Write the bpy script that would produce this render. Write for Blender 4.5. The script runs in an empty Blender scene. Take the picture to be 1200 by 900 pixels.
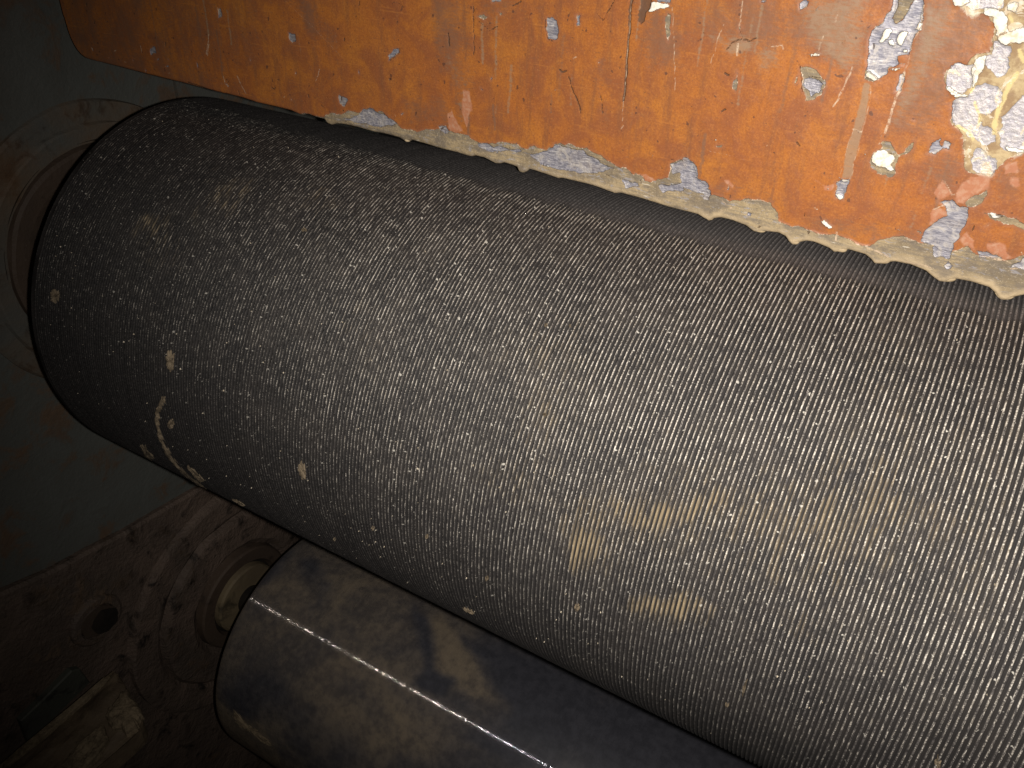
import bpy, math, random
import numpy as np
from mathutils import Matrix, Vector

random.seed(7)
RNG = np.random.default_rng(7)
C = bpy.context.scene.collection
SC = bpy.context.scene

# ---------------------------------------------------------------- camera, world, flash, exposure
R = 0.1                                   # roller radius in metres; the tables below are in roller radii
ZAX = 0.9                                 # height of the rubber roller's axis
F_PX = 971.53                             # focal length of the phone camera for a 1200 px wide frame
CAM = np.array([3.62374898, -2.76872894, 2.16182576])
RIGHT = np.array([0.85859331, 0.51188996, 0.02803912])
UP = np.array([-0.30333249, 0.46316548, 0.83274674])
FWD = np.array([-0.41328794, 0.72349596, -0.55294364])


def P(s, y, z):                           # roller radii -> metres
    return Vector((s * R, y * R, z * R + ZAX))


cam_d = bpy.data.cameras.new('camera')
cam = bpy.data.objects.new('camera', cam_d)
C.objects.link(cam)
cam_d.sensor_fit = 'HORIZONTAL'
cam_d.sensor_width = 36.0
cam_d.lens = F_PX / 1200 * 36.0
cam_d.clip_start = 0.005
cam_d.clip_end = 50
mw = Matrix.Identity(4)
for i in range(3):
    mw[i][0] = RIGHT[i]; mw[i][1] = UP[i]; mw[i][2] = -FWD[i]
mw.translation = P(*CAM)
cam.matrix_world = mw
SC.camera = cam

w = bpy.data.worlds.new('World')
SC.world = w
w.use_nodes = True
w.node_tree.nodes['Background'].inputs[0].default_value = (1.0, 0.9, 0.8, 1)
w.node_tree.nodes['Background'].inputs[1].default_value = 0.0035

fl = bpy.data.lights.new('phone_flash', 'SPOT')
fl.energy = 5.9
fl.color = (1.0, 0.945, 0.875)
fl.spot_size = math.radians(104)
fl.spot_blend = 1.0
fl.shadow_soft_size = 0.0022
flo = bpy.data.objects.new('phone_flash', fl)
C.objects.link(flo)
fm = mw.copy()
aim = Matrix.Rotation(math.radians(-9), 4, Vector(UP)) @ Matrix.Rotation(math.radians(3), 4, Vector(RIGHT))
fm = (aim @ mw.to_3x3().to_4x4())
fm.translation = P(*CAM) + Vector(RIGHT) * 0.0115 - Vector(UP) * 0.002
flo.matrix_world = fm

SC.view_settings.view_transform = 'Standard'
SC.view_settings.look = 'None'
SC.view_settings.exposure = 0.0
SC.view_settings.gamma = 1.0
SC.render.film_transparent = False


# ---------------------------------------------------------------- small maths
def ray(px, py):
    v = RIGHT * ((px - 600) / F_PX) - UP * ((py - 450) / F_PX) + FWD
    return v / np.linalg.norm(v)


def on_plane(px, py, ax, val):            # where a line of sight meets a plane of the machine
    r = ray(px, py)
    return CAM + r * ((val - CAM[ax]) / r[ax])


def on_drum(px, py, rad=1.0, c=(0.0, 0.0)):   # -> (s, theta) on a roller
    r = ray(px, py)
    o = CAM[1:] - np.array(c)
    a = r[1:] @ r[1:]; b = 2 * o @ r[1:]; k = o @ o - rad * rad
    D = max(b * b - 4 * a * k, 0.0)
    t = (-b - math.sqrt(D)) / 2 / a
    h = CAM + r * t
    return h[0], math.atan2(h[2] - c[1], -(h[1] - c[0]))


def _hash(ix, iy, seed):
    n = (ix.astype(np.int64) * 374761393 + iy.astype(np.int64) * 668265263 + seed * 974711) & 0x7fffffff
    n = ((n ^ (n >> 13)) * 1274126177) & 0x7fffffff
    n = n ^ (n >> 16)
    return (n & 0xffff) / 65535.0


def vnoise(x, y, seed=0):
    ix = np.floor(x); iy = np.floor(y)
    fx = x - ix; fy = y - iy
    fx = fx * fx * (3 - 2 * fx); fy = fy * fy * (3 - 2 * fy)
    a = _hash(ix, iy, seed); b = _hash(ix + 1, iy, seed)
    c = _hash(ix, iy + 1, seed); d = _hash(ix + 1, iy + 1, seed)
    return (a * (1 - fx) + b * fx) * (1 - fy) + (c * (1 - fx) + d * fx) * fy


def fbm(x, y, seed=0, octaves=4):
    t = 0; a = 0.5; n = 0
    for o in range(octaves):
        t = t + a * vnoise(x, y, seed + o * 17); n += a
        x = x * 2.03; y = y * 2.03; a *= 0.5
    return t / n                          # 0..1


def sstep(a, b, x):
    t = np.clip((x - a) / (b - a), 0, 1)
    return t * t * (3 - 2 * t)


def sdf_poly(X, Y, poly, pad=3.0):
    """signed distance (negative inside), only worked out near the polygon"""
    poly = np.asarray(poly, float)
    out = np.full(X.shape, pad)
    lo = poly.min(0) - pad; hi = poly.max(0) + pad
    m = (X > lo[0]) & (X < hi[0]) & (Y > lo[1]) & (Y < hi[1])
    if not m.any():
        return out
    x = X[m]; y = Y[m]
    d = np.full(x.shape, 1e9); inside = np.zeros(x.shape, bool)
    n = len(poly)
    for i in range(n):
        ax, ay = poly[i]; bx, by = poly[(i + 1) % n]
        ex, ey = bx - ax, by - ay
        L = ex * ex + ey * ey + 1e-12
        t = np.clip(((x - ax) * ex + (y - ay) * ey) / L, 0, 1)
        d = np.minimum(d, np.hypot(x - ax - t * ex, y - ay - t * ey))
        c = ((ay > y) != (by > y))
        xi = ax + (y - ay) * ex / (ey if abs(ey) > 1e-12 else 1e-12)
        inside ^= c & (x < xi)
    out[m] = np.minimum(np.where(inside, -d, d), pad)
    return out


def sdf_line(X, Y, pts, width, pad=3.0):
    pts = np.asarray(pts, float)
    out = np.full(X.shape, pad)
    lo = pts.min(0) - pad; hi = pts.max(0) + pad
    m = (X > lo[0]) & (X < hi[0]) & (Y > lo[1]) & (Y < hi[1])
    if not m.any():
        return out
    x = X[m]; y = Y[m]; d = np.full(x.shape, 1e9)
    for i in range(len(pts) - 1):
        ax, ay = pts[i]; ex, ey = pts[i + 1] - pts[i]
        t = np.clip(((x - ax) * ex + (y - ay) * ey) / (ex * ex + ey * ey + 1e-12), 0, 1)
        d = np.minimum(d, np.hypot(x - ax - t * ex, y - ay - t * ey))
    out[m] = np.minimum(d - width / 2, pad)
    return out


# ---------------------------------------------------------------- objects
def thing(name, label, cat, loc=(0, 0, 0), group=None):
    o = bpy.data.objects.new(name, None)
    C.objects.link(o)
    o.location = loc
    o['label'] = label; o['category'] = cat
    if group: o['group'] = group
    o.empty_display_size = 0.05
    return o


def link_mesh(name, me, mat, parent=None):
    o = bpy.data.objects.new(name, me)
    C.objects.link(o)
    me.materials.append(mat)
    if parent is not None:
        o.parent = parent
        # mesh data is in world metres; a mesh parent already sits at the world origin
        g = parent.location if parent.type == 'EMPTY' else Vector((0, 0, 0))
        o.matrix_parent_inverse = Matrix.Translation(-g)
    return o


def np_mesh(name, V, quads, smooth=True, attrs=None):
    V = np.asarray(V, np.float32); F = np.asarray(quads, np.int32)
    me = bpy.data.meshes.new(name)
    me.vertices.add(len(V)); me.vertices.foreach_set('co', V.ravel())
    k = F.shape[1]
    me.loops.add(F.size); me.loops.foreach_set('vertex_index', F.ravel())
    me.polygons.add(len(F))
    me.polygons.foreach_set('loop_start', np.arange(0, F.size, k, dtype=np.int32))
    me.polygons.foreach_set('loop_total', np.full(len(F), k, np.int32))
    me.polygons.foreach_set('use_smooth', np.full(len(F), smooth, bool))
    for a, val in (attrs or {}).items():
        at = me.attributes.new(a, 'FLOAT', 'POINT')
        at.data.foreach_set('value', np.asarray(val, np.float32).ravel())
    me.update(calc_edges=True)
    me.validate()
    return me


def grid_faces(nu, nv, wrap_v=False):
    i = np.arange(nu - 1)[:, None]; j = np.arange(nv if wrap_v else nv - 1)[None, :]
    j2 = (j + 1) % nv
    a = i * nv + j; b = (i + 1) * nv + j; c = (i + 1) * nv + j2; d = i * nv + j2
    return np.stack([np.broadcast_to(q, (nu - 1, j.shape[1])) for q in (a, b, c, d)], -1).reshape(-1, 4)


def lathe(name, prof, c=(0, 0), seg=96, jitter=0.0, smooth=False):
    """prof = [(s, r)...] turned round an axis along X at (y, z) = c, in roller radii"""
    th = np.linspace(0, 2 * np.pi, seg, endpoint=False)
    V = []
    for k, (s, r) in enumerate(prof):
        rr = r + (jitter * (fbm(np.cos(th) * 3 + 9, np.sin(th) * 3 + 9, k) - .5) if jitter and r > 0.02 else 0)
        V.append(np.stack([np.full(seg, s * R), (c[0] - rr * np.cos(th)) * R, (c[1] + rr * np.sin(th)) * R + ZAX], -1))
    V = np.concatenate(V)
    return np_mesh(name, V, grid_faces(len(prof), seg, True), smooth)


def prism(name, poly_yz, x0, x1, bevel=0.0):
    """outline in the (y, z) plane given thickness along X, with a small bevel on the outer face"""
    poly = np.asarray(poly_yz, float); n = len(poly)
    cen = poly.mean(0)
    area = 0.5 * np.sum(poly[:, 0] * np.roll(poly[:, 1], -1) - np.roll(poly[:, 0], -1) * poly[:, 1])
    nrm = []
    for i in range(n):
        a = poly[i] - poly[i - 1]; b = poly[(i + 1) % n] - poly[i]
        t = a / np.linalg.norm(a) + b / np.linalg.norm(b); t /= np.linalg.norm(t) + 1e-9
        q = np.array([t[1], -t[0]]) * (1 if area > 0 else -1)
        nrm.append(q)
    inner = poly - np.array(nrm) * bevel
    rings = [(x0, poly), (x1 - bevel, poly), (x1, inner)]
    V = [P(x, p[0], p[1]) for x, ring in rings for p in ring]
    faces = []
    for k in range(2):
        for i in range(n):
            j = (i + 1) % n
            faces.append((k * n + i, k * n + j, (k + 1) * n + j, (k + 1) * n + i))
    faces.append(tuple(2 * n + i for i in range(n)))
    faces.append(tuple(n - 1 - i for i in range(n)))
    me = bpy.data.meshes.new(name)
    me.from_pydata([tuple(v) for v in V], [], faces)
    import bmesh
    bm = bmesh.new(); bm.from_mesh(me); bmesh.ops.recalc_face_normals(bm, faces=bm.faces); bm.to_mesh(me); bm.free()
    return me


# ---------------------------------------------------------------- node helper
class NT:
    def __init__(self, name):
        self.m = bpy.data.materials.new(name)
        self.m.use_nodes = True
        self.t = self.m.node_tree
        self.b = self.t.nodes['Principled BSDF']
        self.coord = self.t.nodes.new('ShaderNodeTexCoord').outputs['Object']

    def n(self, kind, **kw):
        x = self.t.nodes.new(kind)
        for k, v in kw.items(): setattr(x, k, v)
        return x

    def put(self, sock, v):
        if hasattr(v, 'is_output') or isinstance(v, bpy.types.NodeSocket): self.t.links.new(v, sock)
        elif isinstance(v, (tuple, list)) and len(v) == 3 and sock.type == 'RGBA': sock.default_value = (*v, 1)
        else: sock.default_value = v

    def math(self, op, a, b=0.0, c=None, clamp=False):
        x = self.n('ShaderNodeMath', operation=op, use_clamp=clamp)
        self.put(x.inputs[0], a); self.put(x.inputs[1], b)
        if c is not None: self.put(x.inputs[2], c)
        return x.outputs[0]

    def attr(self, name):
        return self.n('ShaderNodeAttribute', attribute_name=name).outputs['Fac']

    def noise(self, scale, detail=2.0, rough=0.5, vec=None, dist=0.0):
        x = self.n('ShaderNodeTexNoise')
        self.put(x.inputs['Vector'], vec if vec is not None else self.coord)
        x.inputs['Scale'].default_value = scale; x.inputs['Detail'].default_value = detail
        x.inputs['Roughness'].default_value = rough; x.inputs['Distortion'].default_value = dist
        return x.outputs['Fac']

    def scaled(self, sx, sy, sz):
        x = self.n('ShaderNodeMapping')
        self.put(x.inputs['Vector'], self.coord)
        x.inputs['Scale'].default_value = (sx, sy, sz)
        return x.outputs['Vector']

    def step(self, v, a, b, smooth=True):      # 0 at a -> 1 at b
        x = self.n('ShaderNodeMapRange', interpolation_type='SMOOTHSTEP' if smooth else 'LINEAR', clamp=True)
        self.put(x.inputs['Value'], v); self.put(x.inputs['From Min'], a); self.put(x.inputs['From Max'], b)
        return x.outputs['Result']

    def mix(self, f, a, b):
        x = self.n('ShaderNodeMix', data_type='RGBA', clamp_factor=True)
        self.put(x.inputs[0], f); self.put(x.inputs[6], a); self.put(x.inputs[7], b)
        return x.outputs[2]

    def mixf(self, f, a, b):
        x = self.n('ShaderNodeMix', data_type='FLOAT', clamp_factor=True)
        self.put(x.inputs[0], f); self.put(x.inputs[2], a); self.put(x.inputs[3], b)
        return x.outputs[0]

    def bump(self, h, dist, strength=1.0):
        x = self.n('ShaderNodeBump')
        self.put(x.inputs['Height'], h); x.inputs['Distance'].default_value = dist
        x.inputs['Strength'].default_value = strength
        self.t.links.new(x.outputs['Normal'], self.b.inputs['Normal'])

    def out(self, color, rough=0.6, metal=0.0, spec=0.5):
        self.put(self.b.inputs['Base Color'], color); self.put(self.b.inputs['Roughness'], rough)
        self.put(self.b.inputs['Metallic'], metal); self.put(self.b.inputs['Specular IOR Level'], spec)
        return self.m


# ---------------------------------------------------------------- materials
def mat_rubber():
    t = NT('ribbed_rubber')
    crest, dens, brown, alo = t.attr('crest'), t.attr('dens'), t.attr('brown'), t.attr('arc')
    sx = t.n('ShaderNodeSeparateXYZ'); t.put(sx.inputs[0], t.coord)
    cv = t.n('ShaderNodeCombineXYZ')            # unrolled surface: along the axis, along the arc
    t.put(cv.inputs[0], sx.outputs[0]); t.put(cv.inputs[1], alo)
    uv = cv.outputs[0]
    g = t.noise(2100, 2.0, 0.6, uv)
    st = t.n('ShaderNodeMapping'); t.put(st.inputs['Vector'], uv); st.inputs['Scale'].default_value = (1900, 270, 1)
    dash = t.noise(1.0, 2.0, 0.55, st.outputs[0])
    amt = t.math('ADD', t.math('MULTIPLY', g, 0.42), t.math('MULTIPLY', dash, 0.58))
    thr = t.math('SUBTRACT', 0.70, t.math('MULTIPLY', dens, 0.24))
    speck = t.step(t.math('SUBTRACT', amt, thr), -0.075, 0.13)
    speck = t.math('MULTIPLY', speck, t.step(crest, 0.42, 1.0))
    film_and_light = t.math('MULTIPLY', t.step(t.noise(60, 3, .6, uv), .35, .75), t.math('MULTIPLY', dens, 0.10))
    lit_tone = t.attr('film_and_light')  # flash falloff and panel bounce carried as base tone
    base = t.mix(t.noise(35, 3, .6, uv), t.mix(lit_tone, (0.0070, 0.0065, 0.0067), (0.064, 0.0575, 0.0565)), t.mix(lit_tone, (0.0105, 0.0095, 0.0096), (0.085, 0.0765, 0.0745)))
    base = t.mix(t.math('MULTIPLY', t.step(crest, .3, 1.0), t.step(t.noise(900, 2, .6, uv), .3, .7)), base, t.mix(lit_tone, (0.050, 0.045, 0.0435), (0.27, 0.245, 0.232)))
    base = t.mix(t.step(crest, .02, .17), t.mix(.6, base, (0.004, 0.004, 0.004)), base)  # near-black groove side: shadow beside each crest painted in
    base = t.mix(film_and_light, base, (0.16, 0.13, 0.105))
    dust = t.mix(t.step(t.math('ADD', t.math('MULTIPLY', t.noise(300, 2, .5, uv), .4), t.math('MULTIPLY', g, .6)), .40, .62), (0.28, 0.245, 0.20), (0.70, 0.645, 0.57))
    col = t.mix(speck, base, dust)
    bn = t.math('MULTIPLY', brown, t.step(t.math('ADD', t.math('ADD', t.math('MULTIPLY', dash, .7), t.math('MULTIPLY', t.noise(130, 3, .6, uv), .5)), t.math('MULTIPLY', brown, .30)), .58, .90))
    bn = t.math('MULTIPLY', bn, t.step(crest, .1, .7))
    col = t.mix(t.math('MULTIPLY', bn, .8), col, t.mix(dash, (0.20, 0.15, 0.085), (0.40, 0.31, 0.19)))
    ws = t.step(t.noise(620, 1.0, .5, uv), .715, .76)      # stray bright dust grains
    col = t.mix(t.math('MULTIPLY', t.math('MULTIPLY', ws, dens), .7), col, (0.72, 0.68, 0.6))
    ro = t.mixf(speck, t.mixf(t.noise(300, 2, .5, uv), .66, .82), .95)
    t.bump(t.math('ADD', t.math('MULTIPLY', g, .6), speck), 0.00016, 0.8)
    return t.out(col, ro, 0.0, 0.28)


def mat_panel():
    t = NT('flaking_orange_paint')
    nf = t.noise(2200, 3, .6); nm = t.noise(640, 4, .6)
    edge = t.math('ADD', t.math('MULTIPLY', t.math('SUBTRACT', nf, .5), 0.75), t.math('MULTIPLY', t.math('SUBTRACT', nm, .5), 0.80))

    def mask(a, lo=-0.16, hi=0.10, k=1.0):
        v = t.math('ADD', t.attr(a), t.math('MULTIPLY', edge, k))
        return t.step(v, hi, lo)
    big = t.noise(22, 4, .6); mid = t.noise(75, 4, .62, None, .6); fine = t.noise(900, 3, .65)
    drip = t.noise(1.0, 4, .6, t.scaled(160, 160, 30))
    streak = t.noise(1.0, 4, .6, t.scaled(45, 45, 900))
    col = t.mix(t.step(big, .3, .7), (0.46, 0.168, 0.031), (0.38, 0.122, 0.029))
    col = t.mix(t.math('MULTIPLY', t.step(mid, .36, .64), .85), col, (0.27, 0.088, 0.034))
    vs = t.noise(1.0, 5, .7, t.scaled(260, 260, 34))
    col = t.mix(t.math('MULTIPLY', t.step(vs, .48, .70), .65), col, (0.215, 0.085, 0.040))
    grain = t.noise(1700, 4, .75); gr2 = t.noise(1.0, 4, .7, t.scaled(420, 420, 1300))
    col = t.mix(t.math('MULTIPLY', t.step(grain, .46, .68), .60), col, (0.24, 0.080, 0.028))
    col = t.mix(t.math('MULTIPLY', t.step(gr2, .54, .74), .55), col, (0.20, 0.085, 0.042))
    col = t.mix(t.math('MULTIPLY', t.step(grain, .48, .30), .30), col, (0.62, 0.27, 0.06))
    br = t.math('ADD', t.attr('brown'), t.math('MULTIPLY', t.math('SUBTRACT', drip, .5), .9))
    br = t.math('ADD', br, t.math('ADD', t.math('MULTIPLY', t.math('SUBTRACT', mid, .5), .7), t.math('MULTIPLY', t.math('SUBTRACT', gr2, .5), 1.0)))
    col = t.mix(t.math('MULTIPLY', t.step(br, .2, .95), .8), col, (0.21, 0.105, 0.060))
    tn = t.math('ADD', t.attr('tan'), t.math('ADD', t.math('MULTIPLY', t.math('SUBTRACT', mid, .5), 1.1), t.math('MULTIPLY', t.math('SUBTRACT', gr2, .5), 1.2)))
    col = t.mix(t.math('MULTIPLY', t.step(tn, .3, 1.0), .75), col, (0.31, 0.205, 0.125))
    col = t.mix(t.math('MULTIPLY', t.step(fine, .60, .72), .35), col, (0.16, 0.07, 0.035))
    col = t.mix(t.math('MULTIPLY', t.step(streak, .60, .74), .45), col, (0.50, 0.19, 0.045))
    dots = t.step(t.noise(420, 1.5, .5), .70, .74)
    col = t.mix(t.math('MULTIPLY', dots, .75), col, (0.10, 0.045, 0.03))
    mp, mc, mm, mwh, my, mk, ms = mask('peach', -.35, .3), mask('cream'), mask('metal'), mask('white'), mask('yellow', -.3, .25), mask('dark', -.12, .12, .6), mask('lines', -.1, .1, .5)
    col = t.mix(t.math('MULTIPLY', mp, .85), col, t.mix(t.step(nm, .4, .65), (0.44, 0.18, 0.095), (0.50, 0.27, 0.17)))
    # halo where the paint edge is worn thin
    halo = t.math('MULTIPLY', t.step(t.math('ADD', t.math('MINIMUM', t.attr('metal'), t.attr('cream')), t.math('MULTIPLY', edge, 1.6)), 1.1, .15), .55)
    col = t.mix(halo, col, (0.32, 0.13, 0.065))
    crm = t.mix(t.step(mid, .35, .68), (0.37, 0.28, 0.16), (0.20, 0.155, 0.10))
    lip = t.attr('lip')
    crm = t.mix(t.math('MULTIPLY', t.step(streak, .48, .60), .7), crm, (0.19, 0.155, 0.115))
    crm = t.mix(t.math('MULTIPLY', t.step(gr2, .52, .66), .6), crm, (0.17, 0.135, 0.095))
    crm = t.mix(t.math('MULTIPLY', t.step(nf, .56, .68), .45), crm, (0.60, 0.50, 0.36))
    crm = t.mix(t.math('MULTIPLY', t.step(t.noise(1.0, 3, .6, t.scaled(130, 130, 1500)), .66, .72), .8), crm, (0.72, 0.66, 0.55))
    crm = t.mix(t.math('MULTIPLY', t.step(t.noise(170, 4, .7, t.scaled(1, 1, 2.2)), .47, .62), .7), crm, (0.165, 0.135, 0.105))
    crm = t.mix(t.math('MULTIPLY', t.step(t.noise(260, 4, .7, t.scaled(1, 1, 3.0), .5), .57, .66), .75), crm, (0.30, 0.285, 0.30))
    crm = t.mix(t.attr('pale'), crm, t.mix(t.step(t.noise(240, 4, .65), .36, .62), (0.56, 0.43, 0.24), (0.33, 0.215, 0.115)))
    crm = t.mix(t.math('MULTIPLY', lip, t.step(mid, .25, .6)), crm, (0.52, 0.40, 0.245))
    col = t.mix(mc, col, crm)
    bru = t.noise(1.0, 4, .7, t.scaled(420, 420, 2400))
    met = t.mix(t.step(bru, .38, .64), (0.185, 0.18, 0.22), (0.42, 0.40, 0.425))
    met = t.mix(t.math('MULTIPLY', t.step(mid, .5, .72), .45), met, (0.30, 0.22, 0.14))
    met = t.mix(t.math('MULTIPLY', t.step(t.noise(230, 4, .7, None, .8), .50, .66), .7), met, (0.55, 0.50, 0.45))
    met = t.mix(t.math('MULTIPLY', t.step(t.noise(1.0, 3, .6, t.scaled(260, 260, 1500)), .60, .68), .75), met, (0.66, 0.63, 0.60))
    met = t.mix(t.math('MULTIPLY', t.attr('pale'), .6), met, t.mix(t.step(nm, .35, .65), (0.46, 0.43, 0.46), (0.62, 0.57, 0.54)))
    col = t.mix(mm, col, met)
    col = t.mix(t.math('MULTIPLY', my, .9), col, (0.70, 0.56, 0.27))
    pw = t.math('MULTIPLY', t.attr('pale'), t.step(t.math('ADD', t.noise(95, 5, .72, None, 1.2), t.math('MULTIPLY', edge, .05)), .53, .57))
    col = t.mix(t.math('MULTIPLY', pw, .92), col, t.mix(t.step(nm, .38, .62), (0.80, 0.74, 0.62), (0.64, 0.52, 0.36)))
    col = t.mix(mwh, col, t.mix(t.step(nm, .45, .7), (0.84, 0.80, 0.71), (0.72, 0.58, 0.42)))
    col = t.mix(t.math('MULTIPLY', mk, .8), col, (0.105, 0.062, 0.040))
    col = t.mix(t.math('MULTIPLY', ms, t.step(t.math('ADD', t.math('MULTIPLY', nm, .6), t.math('MULTIPLY', nf, .4)), .36, .60)), col, (0.58, 0.43, 0.30))
    # little pale chips along the bare rim of every flake
    rim = t.math('MULTIPLY', t.step(t.math('ABSOLUTE', t.math('ADD', t.math('MINIMUM', t.attr('cream'), t.attr('metal')), edge)), .18, .04), t.step(nm, .50, .62))
    col = t.mix(t.math('MULTIPLY', rim, .7), col, (0.80, 0.70, 0.54))
    h = t.math('SUBTRACT', t.math('MULTIPLY', mwh, 1.0), t.math('MULTIPLY', mm, t.math('SUBTRACT', .9, t.math('MULTIPLY', t.attr('pale'), .7))))
    h = t.math('SUBTRACT', h, t.math('MULTIPLY', mk, .7))
    h = t.math('ADD', h, t.math('MULTIPLY', mc, t.math('SUBTRACT', nm, .9)))
    h = t.math('ADD', h, t.math('MULTIPLY', fine, .12))
    h = t.math('ADD', h, t.math('MULTIPLY', mid, .55))
    t.bump(h, 0.00048, 0.85)
    ro = t.mixf(mm, t.mixf(t.math('MAXIMUM', mc, mwh), t.mixf(mid, .36, .60), .8), .5)
    return t.out(col, ro, t.math('MULTIPLY', mm, .25), 0.35)


def mat_steel():
    t = NT('polished_steel')
    grime = t.attr('grime')
    sx = t.n('ShaderNodeSeparateXYZ'); t.put(sx.inputs[0], t.coord)
    sm = t.noise(16, 4, .6, None, .8); fi = t.noise(160, 4, .7); sp = t.noise(900, 2, .6)
    gm = t.math('ADD', grime, t.math('MULTIPLY', t.math('SUBTRACT', sm, .5), 1.3))
    gm = t.math('ADD', gm, t.math('MULTIPLY', t.math('SUBTRACT', fi, .5), .35))
    m = t.step(gm, -.1, 1.15)
    dirt = t.mix(t.step(t.math('ADD', t.math('MULTIPLY', fi, .5), t.math('MULTIPLY', sm, .5)), .38, .62), (0.145, 0.120, 0.098), (0.25, 0.20, 0.145))
    steel = t.mix(t.step(fi, .3, .7), (0.080, 0.081, 0.099), (0.125, 0.125, 0.150))
    col = t.mix(m, steel, dirt)
    col = t.mix(t.math('MULTIPLY', t.step(sp, .64, .72), .35), col, (0.16, 0.145, 0.135))
    t.b.inputs['Coat Roughness'].default_value = 0.36
    t.put(t.b.inputs['Coat Weight'], t.mixf(m, 1.0, .1))
    # turning marks: very fine rings round the roller tilt the surface along its axis and draw the flash out into a line
    wn = t.n('ShaderNodeTexWhiteNoise', noise_dimensions='1D')
    t.put(wn.inputs['W'], t.math('FLOOR', t.math('MULTIPLY', sx.outputs[0], 260000.0)))
    u = t.math('MULTIPLY', t.math('SUBTRACT', wn.outputs['Value'], .5), 2.0)
    sl = t.math('MULTIPLY', t.math('SIGN', u), t.math('MULTIPLY', t.math('POWER', t.math('ABSOLUTE', u), 2.6), 1.55))
    geo = t.n('ShaderNodeNewGeometry')
    cx = t.n('ShaderNodeCombineXYZ'); t.put(cx.inputs[0], sl)
    wob = t.math('MULTIPLY', t.math('SUBTRACT', sp, .5), .012)
    t.put(cx.inputs[1], wob); t.put(cx.inputs[2], wob)
    va = t.n('ShaderNodeVectorMath', operation='ADD'); t.put(va.inputs[0], geo.outputs['Normal']); t.put(va.inputs[1], cx.outputs[0])
    vn = t.n('ShaderNodeVectorMath', operation='NORMALIZE'); t.put(vn.inputs[0], va.outputs[0])
    t.t.links.new(vn.outputs[0], t.b.inputs['Normal'])
    return t.out(col, t.mixf(m, .058, .082), t.mixf(m, .5, .15), .5)


def mat_frame(name, paint, paint2, rust_amt, rust=(0.075, 0.042, 0.022), dark=(0.012, 0.011, 0.010), blot=.7, rough_h=.0012):
    t = NT(name)
    a = t.noise(14, 5, .65, None, .5); b = t.noise(55, 5, .65, None, .4); f = t.noise(420, 3, .65)
    col = t.mix(t.step(a, .3, .7), paint, paint2)
    r = t.step(t.math('ADD', t.math('MULTIPLY', b, .6), t.math('MULTIPLY', a, .5)), .74 - rust_amt, .86 - rust_amt)
    col = t.mix(t.math('MULTIPLY', r, .8), col, t.mix(f, rust, tuple(q * .5 for q in rust)))
    col = t.mix(t.math('MULTIPLY', t.step(b, .52, .7), blot), col, dark)
    col = t.mix(t.math('MULTIPLY', t.step(f, .64, .74), .5), col, (0.16, 0.135, 0.105))
    t.bump(t.math('ADD', b, t.math('MULTIPLY', f, .35)), rough_h, .8)
    return t.out(col, .68, 0, .35)


def mat_plain(name, c1, c2, scale=300, rough=.85, bump=.0004, spec=.3):
    t = NT(name)
    a = t.noise(scale, 4, .65); b = t.noise(scale * .18, 3, .6)
    col = t.mix(t.step(t.math('ADD', t.math('MULTIPLY', a, .5), t.math('MULTIPLY', b, .5)), .38, .62), c1, c2)
    t.bump(a, bump, .8)
    return t.out(col, rough, 0, spec)


M_RUBBER = mat_rubber()
M_PANEL = mat_panel()
M_STEEL = mat_steel()
M_GREEN = mat_frame('grey_green_machine_paint', (0.102, 0.107, 0.099), (0.088, 0.088, 0.078), .18, (0.19, 0.105, 0.055), (0.07, 0.065, 0.056), .35)
M_HOUSING = mat_frame('grimy_casting_paint', (0.095, 0.098, 0.090), (0.130, 0.088, 0.055), .19, (0.13, 0.07, 0.035), (0.030, 0.024, 0.019))
M_FLANGE = mat_frame('rusty_brown_flange', (0.080, 0.054, 0.038), (0.060, 0.042, 0.031), .10, (0.105, 0.062, 0.036), (0.018, 0.014, 0.012))
M_LOWER = mat_frame('oily_brown_casting', (0.150, 0.106, 0.082), (0.080, 0.060, 0.048), .14, (0.24, 0.155, 0.095), (0.012, 0.010, 0.009), .92, .0045)
M_OIL = mat_plain('black_grease', (0.010, 0.009, 0.008), (0.030, 0.023, 0.018), 90, .6)
M_MUD = mat_plain('dried_sawdust_paste', (0.10, 0.075, 0.048), (0.235, 0.185, 0.125), 1900, .95, .0003)
M_BAR = mat_frame('dust_caked_iron', (0.15, 0.11, 0.07), (0.06, 0.043, 0.03), .22, (0.23, 0.17, 0.105), (0.010, 0.008, 0.007))
M_CAKE = mat_plain('caked_dust', (0.11, 0.083, 0.053), (0.235, 0.18, 0.115), 420, .95, .0012)
M_SHAFT = mat_plain('dull_shaft_steel', (0.06, 0.055, 0.05), (0.11, 0.10, 0.09), 200, .5)
M_RESIN = mat_plain('yellowed_sealant', (0.46, 0.35, 0.21), (0.56, 0.44, 0.275), 260, .5, .0003)

# ---------------------------------------------------------------- machine side frame behind the roller ends
SW = -0.8
frame = thing('machine_side_frame', 'dark grey-green machine side frame with rusty round bearing housings behind the roller ends', 'machine frame', P(SW, 0, -3))


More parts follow.
